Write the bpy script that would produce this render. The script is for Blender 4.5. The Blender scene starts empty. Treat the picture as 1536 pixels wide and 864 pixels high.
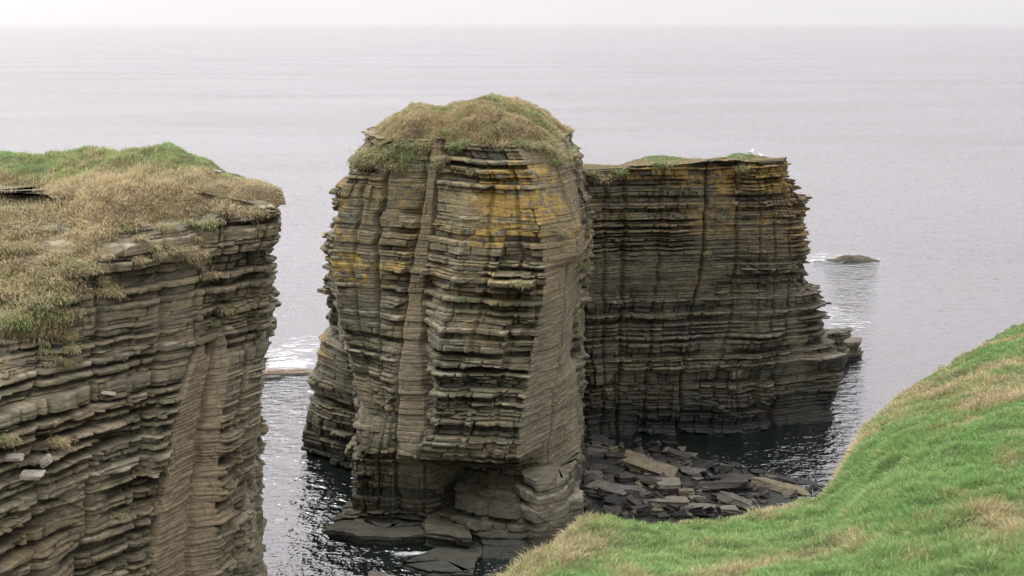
import bpy, bmesh, math, random
import numpy as np
from mathutils import Vector, Matrix

random.seed(7); RNG = np.random.default_rng(11)
scene = bpy.context.scene
COL = scene.collection

# ------------------------------------------------------------------ camera model
W, H_, F = 1536.0, 864.0, 2110.0
CAM = np.array([0.0, 0.0, 30.0])
PITCH = math.radians(10.65)
CP, SP = math.cos(PITCH), math.sin(PITCH)

def ray(px, py):
    xc = (px - W/2)/F; yc = (H_/2 - py)/F
    return np.array([xc, CP + yc*SP, -SP + yc*CP])
def at(px, py, Y):
    d = ray(px, py); return CAM + d*(Y/d[1])
def atz(px, py, z):
    d = ray(px, py); return CAM + d*((z-CAM[2])/d[2])
def project(P):
    D = P - CAM
    dep = D[..., 1]*CP - D[..., 2]*SP
    up = D[..., 1]*SP + D[..., 2]*CP
    return W/2 + F*D[..., 0]/dep, H_/2 - F*up/dep, dep

# ------------------------------------------------------------------ noise
def _hash(ix, iy, iz, seed):
    with np.errstate(over='ignore'):
        h = (ix.astype(np.int64)*374761393 + iy.astype(np.int64)*668265263
             + iz.astype(np.int64)*2147483647 + np.int64(seed)*1274126177) & 0xFFFFFFFF
        h = ((h ^ (h >> 13))*1274126177) & 0xFFFFFFFF
        h = ((h ^ (h >> 16))*2246822519) & 0xFFFFFFFF
        h = h ^ (h >> 15)
    return h.astype(np.float64)/4294967295.0
def vn3(x, y, z, seed=0):
    x, y, z = np.broadcast_arrays(np.asarray(x, float), np.asarray(y, float), np.asarray(z, float))
    ix, iy, iz = np.floor(x), np.floor(y), np.floor(z)
    fx, fy, fz = x-ix, y-iy, z-iz
    fx = fx*fx*(3-2*fx); fy = fy*fy*(3-2*fy); fz = fz*fz*(3-2*fz)
    r = 0
    for dx in (0, 1):
        wx = fx if dx else 1-fx
        for dy in (0, 1):
            wy = fy if dy else 1-fy
            for dz in (0, 1):
                wz = fz if dz else 1-fz
                r = r + wx*wy*wz*_hash(ix+dx, iy+dy, iz+dz, seed)
    return r*2-1
def vn2(x, y, seed=0):
    x, y = np.broadcast_arrays(np.asarray(x, float), np.asarray(y, float))
    ix, iy = np.floor(x), np.floor(y)
    fx, fy = x-ix, y-iy
    fx = fx*fx*(3-2*fx); fy = fy*fy*(3-2*fy)
    z = np.zeros_like(ix)
    a = _hash(ix, iy, z, seed); b = _hash(ix+1, iy, z, seed)
    c = _hash(ix, iy+1, z, seed); d = _hash(ix+1, iy+1, z, seed)
    return ((a*(1-fx)+b*fx)*(1-fy)+(c*(1-fx)+d*fx)*fy)*2-1
def fbm3(P, scale, octs=3, seed=0):
    r = 0; a = 1.0; s = 1.0/scale; t = 0
    for o in range(octs):
        r = r + a*vn3(P[..., 0]*s+o*7.3, P[..., 1]*s+o*3.1, P[..., 2]*s, seed+o*13)
        t += a; a *= .5; s *= 2.03
    return r/t
def sstep(a, b, x):
    t = np.clip((x-a)/(b-a), 0, 1); return t*t*(3-2*t)
def mixc(a, b, t):
    return a*(1-t[..., None]) + b*t[..., None]

# ------------------------------------------------------------------ object helpers
def np_mesh(name, V, loops, starts, totals, mat, parent=None, attrs=None, smooth=False):
    me = bpy.data.meshes.new(name)
    V = np.ascontiguousarray(V, dtype=np.float32)
    me.vertices.add(len(V)); me.vertices.foreach_set('co', V.ravel())
    me.loops.add(len(loops)); me.loops.foreach_set('vertex_index', np.ascontiguousarray(loops, dtype=np.int32))
    me.polygons.add(len(starts))
    me.polygons.foreach_set('loop_start', np.ascontiguousarray(starts, dtype=np.int32))
    me.polygons.foreach_set('use_smooth', np.full(len(starts), smooth, dtype=bool))
    me.update(calc_edges=True)
    for k, a in (attrs or {}).items():
        if a.ndim == 2:
            at_ = me.attributes.new(k, 'FLOAT_COLOR', 'POINT')
            c = np.ones((len(V), 4), np.float32); c[:, :3] = a
            at_.data.foreach_set('color', c.ravel())
        else:
            at_ = me.attributes.new(k, 'FLOAT', 'POINT')
            at_.data.foreach_set('value', a.astype(np.float32))
    if mat: me.materials.append(mat)
    o = bpy.data.objects.new(name, me); COL.objects.link(o)
    if parent:
        o.parent = parent
        o.matrix_parent_inverse = parent.matrix_world.inverted() if False else Matrix.Translation(-parent.location)
    return o
def quads_tris(quads, tris=None):
    loops = [quads.ravel()]; starts = [np.arange(len(quads))*4]
    n = len(quads)*4
    if tris is not None and len(tris):
        loops.append(tris.ravel()); starts.append(n+np.arange(len(tris))*3)
    return np.concatenate(loops), np.concatenate(starts)
def grid_quads(nu, nv, wrap=False):
    i = np.arange(nu if wrap else nu-1)[:, None]; j = np.arange(nv-1)[None, :]
    i2 = (i+1) % nu
    return np.stack([i*nv+j, i2*nv+j, i2*nv+j+1, i*nv+j+1], -1).reshape(-1, 4)
def empty(name, loc):
    o = bpy.data.objects.new(name, None); COL.objects.link(o); o.location = Vector(loc)
    o.empty_display_size = .5
    return o
def tag(o, label=None, cat=None, group=None, kind=None):
    if label: o['label'] = label
    if cat: o['category'] = cat
    if group: o['group'] = group
    if kind: o['kind'] = kind
    return o

# ------------------------------------------------------------------ materials
def new_mat(name):
    m = bpy.data.materials.new(name); m.use_nodes = True
    nt = m.node_tree; b = nt.nodes['Principled BSDF']
    return m, nt, b
def N(nt, t, **kw):
    n = nt.nodes.new(t)
    for k, v in kw.items():
        if k in n.inputs.keys() if isinstance(k, str) else False: n.inputs[k].default_value = v
        else: setattr(n, k, v)
    return n
def L(nt, a, b): nt.links.new(a, b)
def mathn(nt, op, a, b=None, clamp=False):
    n = nt.nodes.new('ShaderNodeMath'); n.operation = op; n.use_clamp = clamp
    for i, v in enumerate((a, b)):
        if v is None: continue
        if isinstance(v, (int, float)): n.inputs[i].default_value = v
        else: L(nt, v, n.inputs[i])
    return n.outputs[0]
def noise_tex(nt, vec, scale, detail=4, rough=.55, mscale=None):
    if mscale:
        mp = nt.nodes.new('ShaderNodeMapping'); mp.inputs['Scale'].default_value = mscale
        L(nt, vec, mp.inputs['Vector']); vec = mp.outputs[0]
    n = nt.nodes.new('ShaderNodeTexNoise'); n.inputs['Scale'].default_value = scale
    n.inputs['Detail'].default_value = detail; n.inputs['Roughness'].default_value = rough
    L(nt, vec, n.inputs['Vector'])
    return n.outputs['Fac']
def maprange(nt, v, a, b, c, d):
    n = nt.nodes.new('ShaderNodeMapRange'); L(nt, v, n.inputs['Value'])
    for k, x in zip(('From Min', 'From Max', 'To Min', 'To Max'), (a, b, c, d)): n.inputs[k].default_value = x
    return n.outputs['Result']
def scale_col(nt, col, fac):
    m = nt.nodes.new('ShaderNodeVectorMath'); m.operation = 'SCALE'
    L(nt, col, m.inputs[0]); L(nt, fac, m.inputs['Scale']); return m.outputs[0]

def rock_material(name, rough=.85, attr=True, base=(.2, .18, .14), bump=.35, fine=1.0):
    m, nt, b = new_mat(name)
    geo = nt.nodes.new('ShaderNodeNewGeometry'); pos = geo.outputs['Position']
    if attr:
        a = nt.nodes.new('ShaderNodeAttribute'); a.attribute_name = 'col'; col = a.outputs['Color']
    else:
        oi = nt.nodes.new('ShaderNodeObjectInfo')
        c = nt.nodes.new('ShaderNodeRGB'); c.outputs[0].default_value = (*base, 1)
        col = oi.outputs['Color']
    n1 = noise_tex(nt, pos, 5.0*fine, 6, .65)
    n2 = noise_tex(nt, pos, 1.0, 4, .6, (1.2, 1.2, 9.0))
    n3 = noise_tex(nt, pos, 22*fine, 3, .6)
    f = mathn(nt, 'MULTIPLY', maprange(nt, n1, .25, .75, .62, 1.38), maprange(nt, n2, .3, .7, .68, 1.32))
    f = mathn(nt, 'MULTIPLY', f, maprange(nt, n3, .3, .7, .85, 1.15))
    L(nt, scale_col(nt, col, f), b.inputs['Base Color'])
    b.inputs['Roughness'].default_value = rough
    b.inputs['Specular IOR Level'].default_value = .25
    h = mathn(nt, 'ADD', mathn(nt, 'MULTIPLY', n2, .6), mathn(nt, 'ADD', mathn(nt, 'MULTIPLY', n1, .5), mathn(nt, 'MULTIPLY', n3, .25)))
    bp = nt.nodes.new('ShaderNodeBump'); bp.inputs['Strength'].default_value = bump; bp.inputs['Distance'].default_value = .3
    L(nt, h, bp.inputs['Height']); L(nt, bp.outputs[0], b.inputs['Normal'])
    return m
def grass_material(name):
    m, nt, b = new_mat(name)
    a = nt.nodes.new('ShaderNodeAttribute'); a.attribute_name = 'col'
    L(nt, a.outputs['Color'], b.inputs['Base Color'])
    b.inputs['Roughness'].default_value = .7; b.inputs['Specular IOR Level'].default_value = .2
    # thin leaves pass some light
    tr = nt.nodes.new('ShaderNodeBsdfTranslucent'); L(nt, a.outputs['Color'], tr.inputs['Color'])
    mx = nt.nodes.new('ShaderNodeMixShader'); mx.inputs[0].default_value = .25
    out = nt.nodes['Material Output']
    L(nt, b.outputs[0], mx.inputs[1]); L(nt, tr.outputs[0], mx.inputs[2]); L(nt, mx.outputs[0], out.inputs['Surface'])
    return m
M_ROCK = rock_material('layered_rock')
M_STONE = rock_material('loose_stone', rough=.6, attr=False, bump=.6, fine=1.0)
M_GRASS = grass_material('grass')

# ------------------------------------------------------------------ layered rock generator
def make_beds(zlo, zhi, seed, tmin=.10, tmax=.8):
    r = np.random.default_rng(seed); z = zlo; B = [z]
    while z < zhi:
        run = r.random()
        if run < .45:
            for _ in range(r.integers(3, 8)):
                z += r.uniform(tmin, tmin*2.6); B.append(z)
        elif run < .8:
            for _ in range(r.integers(1, 4)):
                z += r.uniform(tmin*2, tmax*.6); B.append(z)
        else:
            z += r.uniform(tmax*.6, tmax*1.25); B.append(z)
    return np.array(B)

C_GREY = np.array([.088, .083, .056]); C_BROWN = np.array([.097, .078, .044]); C_DARK = np.array([.038, .037, .028]); C_SHALE = np.array([.030, .029, .023])
C_PALE = np.array([.24, .22, .17]); C_LICH = np.array([.235, .150, .040]); C_ALGA = np.array([.018, .020, .016])
C_OLIVE = np.array([.135, .118, .055])

def strata(name, cols, seed, z0=-2.0, z1=None, dz=.04, du=.06, dus=None, rough=None, cracks=None, ztop=None, kset=1.4, flat_top=False,
           amp=1.0, beds=None, parent=None, tilt=(0, 0), lich=None, tide=2.2, dark=0.0, und=.25, spots=None, force=None, rough_low=None, rough_high=None, palette=None, mat=None, wob=.45):
    """cols: corner lines of the plan, each a list of (px, py, Y); row by row the plan polygon follows them."""
    nv = len(cols)
    zs = np.arange(z0, z1+dz*.5, dz); nz = len(zs)
    V = np.zeros((nv, nz, 2))
    for i, c in enumerate(cols):
        P = np.array([at(*q) if len(q) == 3 else np.array(q[:3]) for q in c])
        o = np.argsort(P[:, 2]); P = P[o]
        V[i, :, 0] = np.interp(zs, P[:, 2], P[:, 0]); V[i, :, 1] = np.interp(zs, P[:, 2], P[:, 1])
    mid = nz//2
    segs, fr, uu, rr, zt = [], [], [], [], []
    u = 0.0
    for i in range(nv):
        j = (i+1) % nv
        ln = np.mean([np.linalg.norm(V[j, k]-V[i, k]) for k in (nz//5, mid, nz*4//5)])
        d = dus[i] if dus else du
        n = max(2, int(math.ceil(ln/d)))
        f = np.arange(n)/n
        segs.append(np.full(n, i)); fr.append(f); uu.append(u+f*ln); u += ln
        rr.append(np.full(n, rough[i] if rough else 1.0))
        if ztop is not None: zt.append(ztop[i]*(1-f)+ztop[j]*f)
    segs = np.concatenate(segs); fr = np.concatenate(fr); uu = np.concatenate(uu); rr = np.concatenate(rr)
    nc = len(segs)
    nxt = (segs+1) % nv
    P = V[segs]*(1-fr)[:, None, None] + V[nxt]*fr[:, None, None]         # nc,nz,2
    def smooth_cols(a, k):
        if k < 1: return a
        s = 0
        for d in range(-k, k+1): s = s + np.roll(a, d, axis=0)
        return s/(2*k+1)
    rr = smooth_cols(rr, 3)
    T = np.roll(P, -1, 0)-np.roll(P, 1, 0)
    T /= np.linalg.norm(T, axis=-1, keepdims=True)+1e-9
    T = smooth_cols(T, 4); T /= np.linalg.norm(T, axis=-1, keepdims=True)+1e-9
    Nn = np.stack([T[..., 1], -T[..., 0]], -1)
    Z = np.broadcast_to(zs[None, :], (nc, nz))
    P3 = np.concatenate([P, Z[..., None]], -1)
    # bedding coordinate: slight dip and undulation
    zb = Z + tilt[0]*P[..., 0] + tilt[1]*P[..., 1] + und*vn3(P[..., 0]/6, P[..., 1]/6, Z/9, seed+5) + .05*vn2(P[..., 0]/1.3, P[..., 1]/1.3+Z*.3, seed+6)
    zb = zb - np.mean(zb-Z)
    B = beds if beds is not None else make_beds(z0-3, z1+3, seed)
    ib = np.clip(np.searchsorted(B, zb.ravel(), 'right')-1, 0, len(B)-2).reshape(zb.shape)
    t = B[ib+1]-B[ib]; f = (zb-B[ib])/t
    rb = np.random.default_rng(seed+1)
    hard = rb.normal(0, .13, len(B)); soft = rb.random(len(B)) < .28
    hard = np.where(soft, -rb.uniform(.25, .65, len(B)), hard)
    for (fa, fb, fo) in force or ():
        mb = .5*(B+np.append(B[1:], B[-1]+.3)); hard = np.where((mb > fa) & (mb < fb), fo, hard); soft = np.where((mb > fa) & (mb < fb), fo < -.2, soft)
    thick = np.diff(B, append=B[-1]+.3)
    hard = hard + np.where(thick > .45, .10, 0)
    U = np.broadcast_to(uu[:, None], (nc, nz))
    # blocks
    sp = rb.uniform(.7, 2.6, len(B)); ph = rb.uniform(0, 9, len(B))
    grp = np.cumsum(rb.random(len(B)) < .35)                              # joints run through a few beds at once
    spg = np.random.default_rng(seed+2).uniform(.9, 2.8, grp.max()+2); phg = np.random.default_rng(seed+3).uniform(0, 9, grp.max()+2)
    use = rb.random(len(B)) < .75
    s_ = np.where(use, spg[grp], sp)[ib]; p_ = np.where(use, phg[grp], ph)[ib]
    cu = (U + .25*vn2(U/1.1, Z*.35, seed+8))/s_ + p_
    ci = np.floor(cu); cf = (cu-ci)*s_
    dj = np.minimum(cf, s_-cf)
    hb = _hash(ci, ib, ib*0, seed+20); hb2 = _hash(ci, ib, ib*0+3, seed+21)
    blk = (hb-.5)*.30 + np.where(hb2 > .93, -.3*hb, 0) + np.where(hb2 < .03, .25, 0)
    # larger joint-bounded columns
    gz = np.floor(zb/2.6+.6*vn2(U/3, zb*0, seed+30)); gu = np.floor(U/2.4+1.1*_hash(gz, gz*0, gz*0, seed+31)+.15*vn2(U, Z*.4, seed+32))
    big = (_hash(gu, gz, gz*0, seed+33)-.5)*.7
    gi = grp[ib]
    d = hard[ib] + .05*vn2(U/2.6, ib*17.3, seed+40) + .09*vn2(U/.75, ib*9.7, seed+41) + .06*vn2(U/.22, ib*5.1, seed+42)
    d = d + blk + big*1.0 + (_hash(np.floor(U/1.3+.5*_hash(gi, gi*0, gi*0, seed+34)), gi, gi*0, seed+35)-.5)*.30 + .06*vn2(U/3.3, gi*7.7, seed+43)
    edge = np.minimum(f, 1-f)*t
    r = rr[:, None]*np.ones_like(Z)
    if rough_low: r = np.where(Z < rough_low[0], np.maximum(r, rough_low[1]), r)
    if rough_high: r = np.where(Z+.5*vn2(U/.8, Z*0, seed+17) > rough_high[0], np.maximum(r, rough_high[1]), r)
    pan0 = np.clip(1-r, 0, 1)
    r = r*np.clip(.68+1.8*fbm3(P3, 3.0, 2, seed+45), .14, 1.3)
    d = d - .20*np.exp(-(edge/.045)**2)*(.4+.6*_hash(ib, ib*0, ib*0, seed+19))*(.25+.75*sstep(-.5, .2, vn2(U/1.8, ib*3.1, seed+18)))
    d = d - .30*np.exp(-(dj/.05)**2)*(hb > .25)
    lam = vn2(U*.35, zb*14, seed+44); d = d + .035*lam
    d = d*r*amp + np.clip(1-r, 0, 1)*(-.02*np.exp(-(edge/.03)**2) - .06*np.exp(-(dj/.04)**2)*(hb > .5) + .05*(hb-.5))
    d = d + wob*fbm3(P3, 3.5, 3, seed+50)*(.35+.65*r)
    if cracks:
        ln_cum = {}
        for vi, dep in cracks.items():
            v0 = int(vi); k0 = np.argmax((segs == v0) & (fr == 0)); ns_ = np.sum(segs == v0); ui = uu[min(nc-1, k0+int((vi-v0)*ns_))]
            du_ = U-ui + .12*vn2(Z/.8, Z*0, seed+60+int(vi*10))
            d = d - dep*np.exp(-np.abs(du_/.13)**2)
    if ztop is not None:
        zt = np.concatenate(zt)[:, None] + .5*vn2(U/1.7, U*0, seed+70)
        over = np.maximum(0, Z-zt)
        d = d - over*kset
        if flat_top: Z = np.minimum(Z, zt+.03*over)
    Q = np.concatenate([P + Nn*d[..., None], Z[..., None]], -1)
    # ---- colour: beds, blocks, lichen, tidal algae, and light painted on the ledge lips
    cb = rb.random(len(B)); cbl = .55*cb[ib]+.45*_hash(ci, ib, ib*0+7, seed+80)
    n1 = fbm3(Q, 2.2, 3, seed+81); n2 = fbm3(Q, .5, 2, seed+82)
    c = mixc(np.broadcast_to(C_GREY, Q.shape), np.broadcast_to(C_BROWN, Q.shape), np.clip(.38+.8*n1+.3*(cbl-.5), 0, 1))
    c = mixc(c, np.broadcast_to(C_DARK, Q.shape), np.clip(sstep(.55, 1, 1-cbl)*.6 + .5*sstep(.15, .6, n2-.3*n1), 0, 1)*.8)
    c = mixc(c, np.broadcast_to(C_SHALE, Q.shape), soft[ib]*.8*np.clip(.8+.6*n2, 0, 1)*(.3+.7*np.clip(r, 0, 1)))
    c = mixc(c, np.broadcast_to(C_PALE, Q.shape), sstep(.80, .97, cbl)*.45*sstep(-.4, .4, n1+n2))
    fine = vn2(U*1.6, Q[..., 2]*17, seed+86)*.6+vn2(U*4, Q[..., 2]*31, seed+87)*.4
    c = c*(1+.55*fine)[..., None]
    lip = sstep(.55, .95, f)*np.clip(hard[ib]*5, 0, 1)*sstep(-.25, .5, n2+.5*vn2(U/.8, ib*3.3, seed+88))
    c = mixc(c, np.broadcast_to(C_PALE*1.1, Q.shape), lip*.6)  # skylight on the upper edges of hard beds, put into the colour
    # panels of bare joint face
    pan = pan0
    c = mixc(c, np.broadcast_to(np.array([.118, .098, .064]), Q.shape), sstep(.3, .85, pan)*.85)
    c = c*(1+sstep(.3, .85, pan)*(.10*fine+.22*n1))[..., None]; c = np.maximum(c, .004)#)
    if lich is not None:
        lo, hi, s = lich
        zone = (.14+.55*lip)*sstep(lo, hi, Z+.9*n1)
        for (cx, cy, cz, rx, rz, st) in spots or ():
            zone = np.maximum(zone, st*sstep(1.25, .55, np.sqrt(((Q[..., 0]-cx)/rx)**2+((Q[..., 1]-cy)/4.5)**2+((Z-cz)/rz)**2)+.5*n1))
        lm = sstep(.40, .56, .5+.40*fbm3(Q, .8, 3, seed+83)+.42*fbm3(Q, .24, 2, seed+85)+.35*(_hash(ci, ib, ib*0+9, seed+84)-.5)*2*.5)
        c = mixc(c, np.broadcast_to(C_OLIVE, Q.shape), zone*.40*sstep(-.3, .5, n1+n2))
        c = mixc(c, np.broadcast_to(C_LICH, Q.shape), np.clip(zone*lm*s, 0, .85))
    if palette is not None: c = c*np.array(palette)
    c = c*(1-dark)
    wet = sstep(tide+.8, tide-.6, Z+.5*n1)
    c = mixc(c, c*.38+C_ALGA*.25, wet)
    c = mixc(c, np.broadcast_to(C_ALGA, Q.shape), sstep(.9, .3, Z+.3*n2)*.8)
    Vt = Q.reshape(-1, 3); cc = c.reshape(-1, 3)
    q = grid_quads(nc, nz, wrap=True)
    top = np.arange(nc)*nz+nz-1
    ctr = len(Vt); Vt = np.vstack([Vt, Vt[top].mean(0)]); cc = np.vstack([cc, cc[top].mean(0)])
    tri = np.stack([top, np.roll(top, -1), np.full(nc, ctr)], -1)
    loops, starts = quads_tris(q, tri)
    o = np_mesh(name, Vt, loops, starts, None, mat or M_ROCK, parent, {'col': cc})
    px, py, dep = project(Q)
    return o, dict(Q=Q, px=px, py=py, dep=dep, N=Nn, segs=segs, zs=zs)

def locate(info, px, py, vis):
    """frontmost rock point near an image position, from the visible sides"""
    m = (np.abs(info['px']-px) < 5) & (np.abs(info['py']-py) < 4) & np.isin(info['segs'], vis)[:, None]
    if not m.any(): return None
    k = np.argmin(np.where(m, info['dep'], 1e9)); i, j = np.unravel_index(k, m.shape)
    return info['Q'][i, j], np.append(info['N'][i, j], 0)

# ------------------------------------------------------------------ grass blades
G_GREEN = np.array([.112, .228, .062]); G_GREEN2 = np.array([.215, .335, .122]); G_DRY = np.array([.44, .36, .21]); G_OLIVE = np.array([.20, .195, .075])
G_BROWN = np.array([.24, .185, .11]); G_SOIL = np.array([.075, .06, .04])

def scatter(G, n, weight=None, rng=RNG):
    a = G[:-1, :-1]; b = G[1:, :-1]; c = G[1:, 1:]; d = G[:-1, 1:]
    nr = np.cross(b-a, d-a); ar = np.linalg.norm(nr, axis=-1)
    w = ar.copy()
    if weight is not None: w = w*weight(.25*(a+b+c+d))
    w = w.ravel()/w.sum()
    k = rng.choice(len(w), n, p=w)
    i, j = np.unravel_index(k, ar.shape)
    s, t = rng.random(n)[:, None], rng.random(n)[:, None]
    P = (a[i, j]*(1-s)+b[i, j]*s)*(1-t)+(d[i, j]*(1-s)+c[i, j]*s)*t
    nn = nr[i, j]/(ar[i, j][:, None]+1e-9); nn = np.where(nn[:, 2:3] < 0, -nn, nn)
    return P, nn, (i+s[:, 0])/ar.shape[0], (j+t[:, 0])/ar.shape[1]

def blades(P, dirs, length, width, col, droop, rng=RNG):
    """bent two-segment blades; returns V, quads, tris, colours"""
    n = len(P)
    az = rng.uniform(0, 2*np.pi, n)
    side = np.stack([np.cos(az), np.sin(az), np.zeros(n)], -1)
    side = side-dirs*np.sum(side*dirs, -1, keepdims=True); side /= np.linalg.norm(side, axis=-1, keepdims=True)+1e-9
    ln = length[:, None]; w = width[:, None]*.5
    mid = P+dirs*ln*.55
    tip = P+dirs*ln*.92+droop*ln
    V = np.stack([P-side*w, P+side*w, mid+side*w*.8+droop*ln*.25, mid-side*w*.8+droop*ln*.25, tip], 1).reshape(-1, 3)
    b = np.arange(n)[:, None]*5
    q = b+np.array([[0, 1, 2, 3]]); t = b+np.array([[3, 2, 4]])
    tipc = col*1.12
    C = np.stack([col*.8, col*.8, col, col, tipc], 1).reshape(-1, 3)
    return V, q, t, C
def merge(parts):
    V, Q, T, C = [], [], [], []; n = 0
    for v, q, t, c in parts:
        V.append(v); C.append(c)
        if len(q): Q.append(q+n)
        if len(t): T.append(t+n)
        n += len(v)
    return np.vstack(V), np.vstack(Q) if Q else np.zeros((0, 4), int), np.vstack(T) if T else np.zeros((0, 3), int), np.vstack(C)
def grass_dirs(n, nn, lean, rng=RNG, spread=.55):
    d = nn*.6+np.array([0, 0, .55])+rng.normal(0, spread*.5, (n, 3))+lean
    return d/np.linalg.norm(d, axis=-1, keepdims=True)
def grass_cols(P, dry, rng=RNG, seed=400):
    """dry: 0 green .. 1 straw, per blade"""
    n = len(P); r = rng.random(n)
    g = mixc(np.broadcast_to(G_GREEN, (n, 3)), np.broadcast_to(G_GREEN2, (n, 3)), np.clip(r*.7+.6*fbm3(P, 1.3, 2, seed), 0, 1))
    dd = np.clip(dry+rng.normal(0, .22, n), 0, 1)
    straw = mixc(np.broadcast_to(G_DRY, (n, 3)), np.broadcast_to(G_BROWN, (n, 3)), np.clip(rng.random(n)*.8+.5*fbm3(P, .9, 2, seed+3)-.1, 0, 1))
    c = mixc(g, np.broadcast_to(G_OLIVE, (n, 3)), sstep(.15, .5, dd)*.8)
    c = mixc(c, straw, sstep(.4, .8, dd))
    return c*rng.uniform(.75, 1.2, n)[:, None]
def grass_obj(name, parts, parent=None):
    V, Q, T, C = merge(parts); loops, starts = quads_tris(Q, T)
    return np_mesh(name, V, loops, starts, None, M_GRASS, parent, {'col': C})
def sheet_part(G, col):
    nu, nv = G.shape[:2]
    return G.reshape(-1, 3), grid_quads(nu, nv), np.zeros((0, 3), int), col.reshape(-1, 3)
def loft(rows, nu, nvs):
    """rows: list of arrays (k,3) of matching points; resample to nu across, nvs[i] between rows"""
    R = []
    for r in rows:
        r = np.asarray(r); s = np.linspace(0, 1, len(r)); x = np.linspace(0, 1, nu)
        c = np.stack([np.interp(x, s, r[:, k]) for k in range(3)], -1)
        for _ in range(max(1, nu//60)):                                    # soften the corners of the polyline
            c[1:-1] = .25*c[:-2]+.5*c[1:-1]+.25*c[2:]
        R.append(c)
    out = []
    for i in range(len(R)-1):
        n = nvs[i]
        for k in range(n):
            f = k/n; out.append(R[i]*(1-f)+R[i+1]*f)
    out.append(R[-1])
    return np.stack(out, 1)
def tussock(G, a1=.3, s1=1.8, a2=.1, s2=.45, seed=0):
    n = a1*fbm3(G, s1, 2, seed)+a2*np.abs(fbm3(G, s2, 2, seed+9))*2
    G = G.copy(); G[..., 2] += n; return G

# ================================================================== SEA
def build_sea():
    m, nt, b = new_mat('sea_water'); nt.nodes.remove(b); out = nt.nodes['Material Output']
    geo = nt.nodes.new('ShaderNodeNewGeometry'); pos = geo.outputs['Position']
    n0 = noise_tex(nt, pos, .06, 3, .55, (.75, 1.0, 1))
    n1 = noise_tex(nt, pos, .36, 4, .6, (.7, 1.0, 1))
    n2 = noise_tex(nt, pos, 1.15, 3, .6, (.75, 1.0, 1))
    streak = noise_tex(nt, pos, .012, 5, .62, (.45, 1.3, 1))
    h = mathn(nt, 'ADD', mathn(nt, 'MULTIPLY', n1, 1.0), mathn(nt, 'MULTIPLY', n2, .62))
    h = mathn(nt, 'ADD', mathn(nt, 'MULTIPLY', h, maprange(nt, streak, .35, .65, .8, 1.15)), mathn(nt, 'MULTIPLY', n0, .10))
    bp = nt.nodes.new('ShaderNodeBump'); bp.inputs['Strength'].default_value = 1.0; bp.inputs['Distance'].default_value = .48
    L(nt, h, bp.inputs['Height'])
    fr = nt.nodes.new('ShaderNodeFresnel'); fr.inputs['IOR'].default_value = 2.0; L(nt, bp.outputs[0], fr.inputs['Normal'])
    gl = nt.nodes.new('ShaderNodeBsdfGlossy'); gl.inputs['Roughness'].default_value = .06; gl.inputs['Color'].default_value = (.965, .937, .957, 1)
    L(nt, bp.outputs[0], gl.inputs['Normal'])
    tr = nt.nodes.new('ShaderNodeBsdfTransparent'); tr.inputs['Color'].default_value = (.42, .60, .50, 1)
    df = nt.nodes.new('ShaderNodeBsdfDiffuse'); df.inputs['Color'].default_value = (.010, .017, .013, 1)
    mx0 = nt.nodes.new('ShaderNodeMixShader'); mx0.inputs[0].default_value = .45
    L(nt, tr.outputs[0], mx0.inputs[1]); L(nt, df.outputs[0], mx0.inputs[2])
    mx = nt.nodes.new('ShaderNodeMixShader'); L(nt, mathn(nt, 'MULTIPLY', fr.outputs[0], .93), mx.inputs[0])
    L(nt, mx0.outputs[0], mx.inputs[1]); L(nt, gl.outputs[0], mx.inputs[2]); L(nt, mx.outputs[0], out.inputs['Surface'])
    R = 60000.0
    ys = np.array([-400, 0, 40, 80, 120, 180, 300, 600, 1200, 2500, 5000, 9000, 20000, R]); xs = np.array([-R, -15000, -4000, -1000, -300, -100, 0, 100, 300, 1000, 4000, 15000, R])
    G = np.stack(np.meshgrid(xs, ys, indexing='ij'), -1); G = np.concatenate([G, np.zeros(G.shape[:2]+(1,))], -1)
    q = grid_quads(*G.shape[:2]); loops, starts = quads_tris(q)
    tag(np_mesh('sea', G.reshape(-1, 3), loops, starts, None, m), kind='structure')
    mb, ntb, bb = new_mat('seabed'); bb.inputs['Base Color'].default_value = (.012, .028, .022, 1); bb.inputs['Roughness'].default_value = 1
    geo = ntb.nodes.new('ShaderNodeNewGeometry')
    nn = noise_tex(ntb, geo.outputs['Position'], .25, 4, .6)
    rgb = ntb.nodes.new('ShaderNodeRGB'); rgb.outputs[0].default_value = (.008, .020, .013, 1)
    L(ntb, scale_col(ntb, rgb.outputs[0], maprange(ntb, nn, .35, .7, .4, 1.8)), bb.inputs['Base Color'])
    G2 = G.copy(); G2[..., 2] = -2.5
    tag(np_mesh('seabed', G2.reshape(-1, 3), loops, starts, None, mb), kind='structure')
build_sea()

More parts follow.
